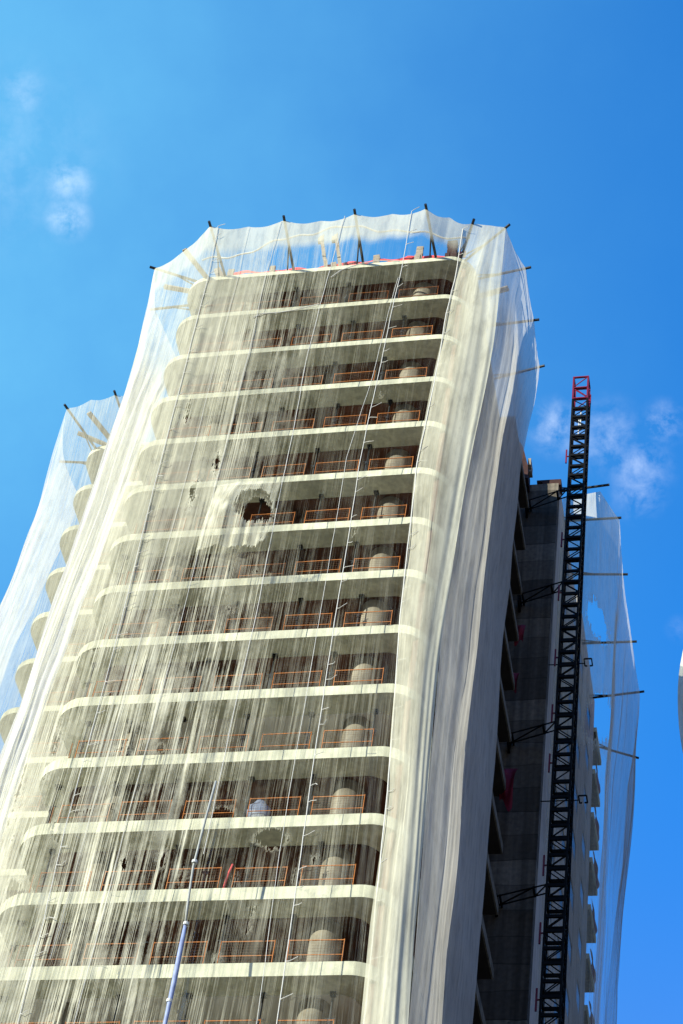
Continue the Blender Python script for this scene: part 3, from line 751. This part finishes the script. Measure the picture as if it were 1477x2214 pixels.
for zz in (-2.0, -8.6, -17.3, -26.0, -34.6):
    m = MB(); z = Z0 + zz
    m.bar((0, 0.1, z), (-2.08, 0.75, z), 0.045); m.bar((0, 0.6, z), (-2.08, 1.30, z), 0.045)
    m.bar((-0.55, 0.27, z), (-0.55, 0.78, z), 0.09, 0.14); m.bar((-0.55, 0.27, z), (-2.0, 1.25, z), 0.045); m.bar((0.0, 0.1, z), (-0.55, 0.78, z), 0.045)
    m.bar((-2.08, 0.70, z), (-2.08, 1.39, z), 0.12, 0.22); m.bar((-1.92, 0.70, z), (-1.92, 1.39, z), 0.07, 0.12)
    m.bar((-2.08, 0.72, z - 0.5), (-2.08, 0.72, z + 0.1), 0.08); m.bar((-2.1, 1.34, z - 0.5), (-2.1, 1.34, z + 0.1), 0.10)
    m.bar((-2.08, 0.72, z - 0.45), (-2.08, 1.34, z - 0.45), 0.08)
    m.build('wall_tie', M['mast'], mast)

# ------------------------------------------------------------------ cords sewn along the nets
from mathutils.kdtree import KDTree
kd = KDTree(len(front_net.data.vertices))
for v in front_net.data.vertices: kd.insert((v.co.x, 0, v.co.z), v.index)
kd.balance()
def ny(x, z):
    q = [front_net.data.vertices[i].co.y for _, i, _ in kd.find_n((x, 0, Z0 + z), 4)]
    return min(q)
def cord(label, pts, r=0.03, ties=14, dy=-0.035, group='white seam cords on the front net'):
    o = thing('seam_cord', label, 'cord', (pts[0][0], ny(*pts[0]) + dy, Z0 + pts[0][1]), group)
    P = []
    for (x0, z0), (x1, z1) in zip(pts[:-1], pts[1:]):
        n = max(2, int(abs(z1 - z0) / 0.7))
        for i in range(n):
            t = i / n; P.append((x0 + (x1 - x0) * t, z0 + (z1 - z0) * t))
    P.append(pts[-1])
    base = Vector(o.location)
    m = MB(); m.tube([Vector((x + 0.02 * mnoise.noise(Vector((z, x, 3))), ny(x, z) + dy, Z0 + z)) - base for x, z in P], r * 0.46, 6)
    m.build('cord', M['rope'], o)
    if ties:
        for i in range(ties):
            m = MB()
            x, z = P[int((i + R.uniform(0.1, 0.9)) / ties * (len(P) - 1))]
            a = Vector((x, ny(x, z) + dy, Z0 + z)) - base
            m.tube([a, a + Vector((R.uniform(0.05, 0.2), -0.05, R.uniform(-0.06, 0.05))), a + Vector((R.uniform(0.2, 0.42), -0.08, R.uniform(-0.05, 0.18)))], 0.013, 5)
            m.build('tie_end', M['rope'], o)
    return o
cord('white frayed cord down the front net, left one at the rounded slab corners', [(-4.5, 0), (-4.47, -3.2), (-4.45, -8), (-4.35, -17.6), (-4.17, -25.7), (-4.1, -34.8), (-3.86, -42), (-3.8, -48)], 0.034, 44)
cord('white cord down the front net crossing the clear bay, thicker with tie ends', [(4.3, 0), (4.06, -6), (3.75, -14), (3.69, -17), (3.78, -29), (4.1, -43), (4.2, -48)], 0.036, 40)
cord('thin white cord just left of the thick cord in the clear bay', [(4.05, -4.5), (3.6, -11.6), (3.15, -16.4), (3.2, -29), (3.25, -36), (3.5, -43), (3.6, -48)], 0.022, 0)
cord('pale cord down the middle of the front net', [(1.3, 0), (0.99, -3.6), (0.71, -10), (0.76, -16), (0.82, -24), (0.78, -30), (0.8, -36)], 0.03, 0)
cord('thin pale cord left of the middle of the front net', [(-1.6, 0), (-1.85, -3.6), (-1.8, -9), (-1.82, -15), (-1.9, -25), (-2.0, -33), (-2.1, -48)], 0.024, 0)
cord('faint pale cord between the left cord and the middle', [(-3.1, 0.0), (-3.2, -8), (-3.2, -17), (-3.3, -27), (-3.4, -40)], 0.018, 0)
cord('gathered white cord bundle along the edge of the right corner net', [(6.5, -0.5), (6.1, -6), (5.98, -11), (5.75, -16), (5.9, -24.6), (6.3, -33), (6.5, -42), (6.6, -48)], 0.05, 30, dy=0.0)
def hcord(label, pts):
    b = Vector((pts[0][0], ny(*pts[0]) - 0.06, Z0 + pts[0][1]))
    m = MB(); m.tube([Vector((x, ny(x, z) - 0.04, Z0 + z)) - b for x, z in pts], 0.022, 6)
    tag(m.build('loose_cord', M['rope'], None, loc=b), label, 'cord')
hcord('slack white cord strung across the first open floor of the front net', [(1.1, -4.2), (1.5, -3.75), (2.3, -3.35), (3.1, -3.2), (3.6, -3.2), (4.0, -3.3)])
hcord('slack pale cord strung across the second open floor of the front net', [(-2.0, -6.7), (-1.6, -6.45), (-0.9, -6.4), (-0.2, -6.3), (0.4, -6.1), (0.8, -6.05)])

# ------------------------------------------------------------------ hose on the net, red hose inside
o = thing('drop_hose', 'long thin hose down the front net, grey above and blue below', 'hose', (0.8, -1.98, Z0 - 34))
def rel(pts): return [Vector((x - 0.8, y + 1.98, z + 34)) for x, y, z in pts]
m = MB(); m.tube(rel([(0.80, -1.98, -33.2), (0.73, -1.98, -34.8), (0.67, -1.98, -36.8), (0.76, -1.98, -38.4), (0.82, -1.98, -39.1)]), 0.04, 10); m.build('upper_hose', M['grey'], o, True)
m = MB(); m.tube(rel([(0.82, -1.98, -39.0), (0.84, -1.98, -40.0), (0.86, -1.98, -41.2), (0.86, -1.98, -42.6), (0.84, -1.98, -47), (0.8, -1.98, -52)]), [0.05, 0.075, 0.08, 0.065, 0.08, 0.08], 12); m.build('lower_hose', M['blue'], o, True)
for zz in (-36.6, -39.05, -41.9):
    m = MB(); m.tube(rel([(0.68 if zz > -37 else 0.84, -1.98, zz + 0.05), (0.68 if zz > -37 else 0.84, -1.98, zz - 0.05)]), 0.095, 10); m.build('clamp', M['galv'], o)
b = Vector((0.9, 0.5, zk(12)))
m = MB(); m.tube([Vector((0.0, 0, 0)), Vector((0.02, 0.0, 0.5)), Vector((0.07, 0, 1.0)), Vector((0.16, 0, 1.4))], 0.04, 8)
tag(m.build('red_hose', M['tape'], None, True, b), 'short bright red hose standing behind the guardrail on a lower floor', 'hose')

# ------------------------------------------------------------------ roof edge
def post(name, label, x, y, h, w, d, lean, mat, extra=None):
    m = MB()
    n = 6
    for i in range(n):
        z0, z1 = h * i / n, h * (i + 1) / n
        m.bar((lean * i / n, 0, z0), (lean * (i + 1) / n + R.uniform(-0.015, 0.015), R.uniform(-.01, .01), z1), w * R.uniform(0.92, 1.05), d, (0, 1, 0))
    if extra: extra(m)
    tag(m.build(name, mat, None, loc=(x, y, Z0)), label, 'timber post', 'timber posts on the roof edge')
def knob(m): m.box(-0.75, -0.08, 2.6, -0.5, 0.1, 2.95); m.bar((-0.62, 0, 2.9), (-0.55, 0, 3.25), 0.06)
post('timber_post', 'tall pale leaning timber post on the roof edge, left of the pair', -0.05, 0.3, 3.1, 0.16, 0.12, -0.65, M['timber'], knob)
post('timber_post', 'tall pale leaning timber post on the roof edge, right of the pair', 0.60, 0.3, 3.1, 0.16, 0.12, -0.60, M['timber'], knob)
post('timber_post', 'wide stub of timber at the left end of the roof, leaning left', -4.95, 0.25, 1.05, 0.34, 0.08, -0.42, M['timber'])
post('timber_post', 'narrow brown timber stub crossing behind the leftmost roof pole', -4.75, 0.4, 1.1, 0.28, 0.08, 0.05, M['timber'])
post('timber_post', 'small square timber stub between the first two front poles', -2.65, 0.3, 0.9, 0.26, 0.1, -0.05, M['timber'])
post('timber_post', 'short timber stub between the pair of tall pale posts', 0.22, 0.45, 1.0, 0.28, 0.08, -0.1, M['timber'])
post('timber_post', 'short weathered timber stub right of the third front pole', 2.2, 0.3, 1.05, 0.30, 0.1, -0.05, M['timber'])
post('timber_post', 'dark stained timber stub left of the rightmost front pole', 4.15, 0.25, 1.35, 0.30, 0.12, -0.02, M['timber'], lambda m: m.box(-0.2, -0.1, 0.1, 0.06, -0.06, 0.62))
post('timber_post', 'large nearly black timber block at the right end of the roof', 5.66, 0.3, 1.55, 0.44, 0.3, -0.05, M['dtimber'], lambda m: m.box(-0.3, -0.18, 0, -0.1, -0.02, 0.5))
m = MB(); pts = []
for i in range(70):
    x = -4.7 + 10.9 * i / 69
    zc = 1.02 + 0.10 * math.sin(x * 0.9) + 0.05 * math.sin(x * 3.1 + 1); hh = 0.11 + 0.05 * math.sin(x * 2.3) + (0.12 if x > 3.5 else 0)
    pts.append((x, 0.62 + 0.04 * math.sin(x * 5), zc, hh))
vs, fs = [], []
for i, (x, y, zc, hh) in enumerate(pts): vs += [(x, y, zc - hh), (x, y + 0.05 * math.sin(x * 7), zc), (x, y, zc + hh)]
for i in range(69):
    a = i * 3; fs += [(a, a + 3, a + 4, a + 1), (a + 1, a + 4, a + 5, a + 2)]
m.add(vs, fs)
tag(m.build('safety_tape', M['tape'], None, True, (0, 0, Z0)), 'wavy red safety netting strip strung along the roof edge', 'safety tape')
m = MB(); m.tube([(x, 0.2 - 1.1 * (0.5 - 0.5 * math.cos((x + 6.2) / 13.2 * 2 * math.pi)), 1.75 + 0.16 * math.sin(x * 1.9) + 0.1 * math.sin(x * 4.3 + 1)) for x in [-6.2 + 12.6 * i / 50 for i in range(51)]], 0.045, 6)
tag(m.build('roof_rope', M['rope'], None, True, (0, 0, Z0)), 'slack cream rope hanging above the red netting on the roof', 'rope')
def beam(label, a, b, w, d, mat=None, notch=False):
    m = MB(); A = Vector(a); B = Vector(b); m.bar((0, 0, 0), B - A, w, d)
    if notch:
        n = 9
        for i in range(n): m.bar((B - A) * (i + 0.5) / n + Vector((-0.12, 0, 0.03)), (B - A) * (i + 0.5) / n + Vector((0.12, 0, 0.03)), 0.05)
    tag(m.build('timber_beam', mat or M['timber'], None, loc=A), label, 'beam', 'timber beams lying over the roof corners')
beam('pale flat beam over the left roof corner, pointing up to the left', (-5.6, 0.2, Z0 + 0.08), (-6.35, -1.55, Z0 + 0.08), 0.22, 0.08)
beam('pale flat beam at the left roof corner with wire wound round it', (-6.5, 0.75, Z0 + 0.08), (-7.75, 0.35, Z0 + 0.08), 0.24, 0.08, None, True)
beam('notched dark beam on the left wing roof beside its corner pole', (-12.3, 9.5, Z0 + 0.08), (-13.3, 7.35, Z0 + 0.3), 0.24, 0.1, None, True)
beam('short brown beam on the left wing roof, below the notched one', (-12.6, 9.4, Z0 + 0.08), (-14.15, 8.5, Z0 + 0.25), 0.22, 0.1)
beam('pale beam over the right roof side inside the net', (6.3, 2.4, Z0 + 0.08), (8.0, 2.0, Z0 + 0.08), 0.26, 0.08)
# dark timber loading platform hanging off the rear right roof corner
o = thing('timber_platform', 'dark brown timber platform tilted over the roof edge behind the right net', 'platform', (7.22, 12.75, Z0))
m = MB()
pf = [(-0.10, 2.2), (0.10, 1.7), (0.40, 0.25), (0.44, -0.70), (-0.05, -0.65), (-0.12, 1.0)]
n = len(pf)
m.add([(x, 0.55, z) for x, z in pf] + [(x, -0.35, z) for x, z in pf], [tuple(reversed(range(n))), tuple(range(n, 2 * n))] + [(i, (i + 1) % n, n + (i + 1) % n, n + i) for i in range(n)])
m.build('deck', M['dtimber'], o)
m = MB(); m.box(0.36, -0.2, 0.5, 0.50, 0.5, 1.0); m.box(0.40, -0.1, 0.1, 0.56, 0.3, 0.22); m.build('edge_board', M['timber'], o)
m = MB(); m.bar((0.34, 0.2, -0.7), (0.34, 0.2, -1.35), 0.06); m.bar((-0.1, 0.1, -1.1), (0.36, 0.1, -0.72), 0.06); m.bar((-0.6, 0.1, -0.75), (0.42, 0.1, -0.75), 0.07); m.build('bracket', M['mast'], o)

# ------------------------------------------------------------------ crimson sheets hanging from slab edges
def drape(label, loc, w, h, d, seed, group):
    vs, fs = [], []
    nu, nv = 14, 10
    for j in range(nv + 1):
        for i in range(nu + 1):
            u, v = i / nu, j / nv
            wob = 0.5 + 0.5 * math.sin(u * 9 + seed + 2 * v)
            bul = math.sin(math.pi * min(1, v * 1.1)) ** 0.8
            vs.append((w * (u - 0.5) * (1 - 0.35 * v), -d * (0.25 + bul * (0.5 + 0.5 * wob)) * (1 - 0.2 * abs(u - 0.5)), -h * v * (0.85 + 0.15 * math.sin(u * 5 + seed))))
    for j in range(nv):
        for i in range(nu): fs.append((j * (nu + 1) + i, j * (nu + 1) + i + 1, (j + 1) * (nu + 1) + i + 1, (j + 1) * (nu + 1) + i))
    b = len(vs); vs += [(x, y + 0.03, z) for x, y, z in vs]; fs += [tuple(b + q for q in reversed(f)) for f in fs]
    m = MB(); m.add(vs, fs); o = m.build('cloth_sheet', M['cloth'], None, True, loc)
    tag(o, label, 'cloth', group); return o
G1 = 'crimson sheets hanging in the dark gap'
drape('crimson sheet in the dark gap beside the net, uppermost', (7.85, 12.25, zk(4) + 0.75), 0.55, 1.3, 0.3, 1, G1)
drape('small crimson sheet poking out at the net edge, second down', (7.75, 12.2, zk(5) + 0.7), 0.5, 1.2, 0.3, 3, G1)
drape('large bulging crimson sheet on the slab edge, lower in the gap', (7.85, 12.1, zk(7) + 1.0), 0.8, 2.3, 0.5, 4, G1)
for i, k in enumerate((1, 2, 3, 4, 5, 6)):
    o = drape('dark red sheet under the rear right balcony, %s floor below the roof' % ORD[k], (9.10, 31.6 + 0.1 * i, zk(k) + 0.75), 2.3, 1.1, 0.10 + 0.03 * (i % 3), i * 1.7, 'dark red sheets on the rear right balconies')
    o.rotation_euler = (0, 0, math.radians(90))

# bundle of bluish plastic lying behind the torn hole on a lower floor
vs, fs = [], []
for j in range(9):
    for i in range(14):
        a = 2 * math.pi * i / 14; e = math.pi * j / 8
        q = 1 + 0.25 * mnoise.noise(Vector((math.cos(a) * 2, math.sin(a) * 2, e * 2)))
        vs.append((0.42 * math.sin(e) * math.cos(a) * q, 0.26 * math.sin(e) * math.sin(a) * q, 0.62 + 0.62 * math.cos(e) * (q if j < 6 else 1)))
for j in range(8):
    for i in range(14): fs.append((j * 14 + i, (j + 1) * 14 + i, (j + 1) * 14 + (i + 1) % 14, j * 14 + (i + 1) % 14))
m = MB(); m.add(vs, fs)
tag(m.build('plastic_bundle', plain('bluish plastic', (0.24, 0.28, 0.36), 0.4, 0.2, 4.0), None, True, (1.55, 0.62, zk(11))), 'bluish plastic bundle standing behind the torn hole on a lower floor', 'bundle')
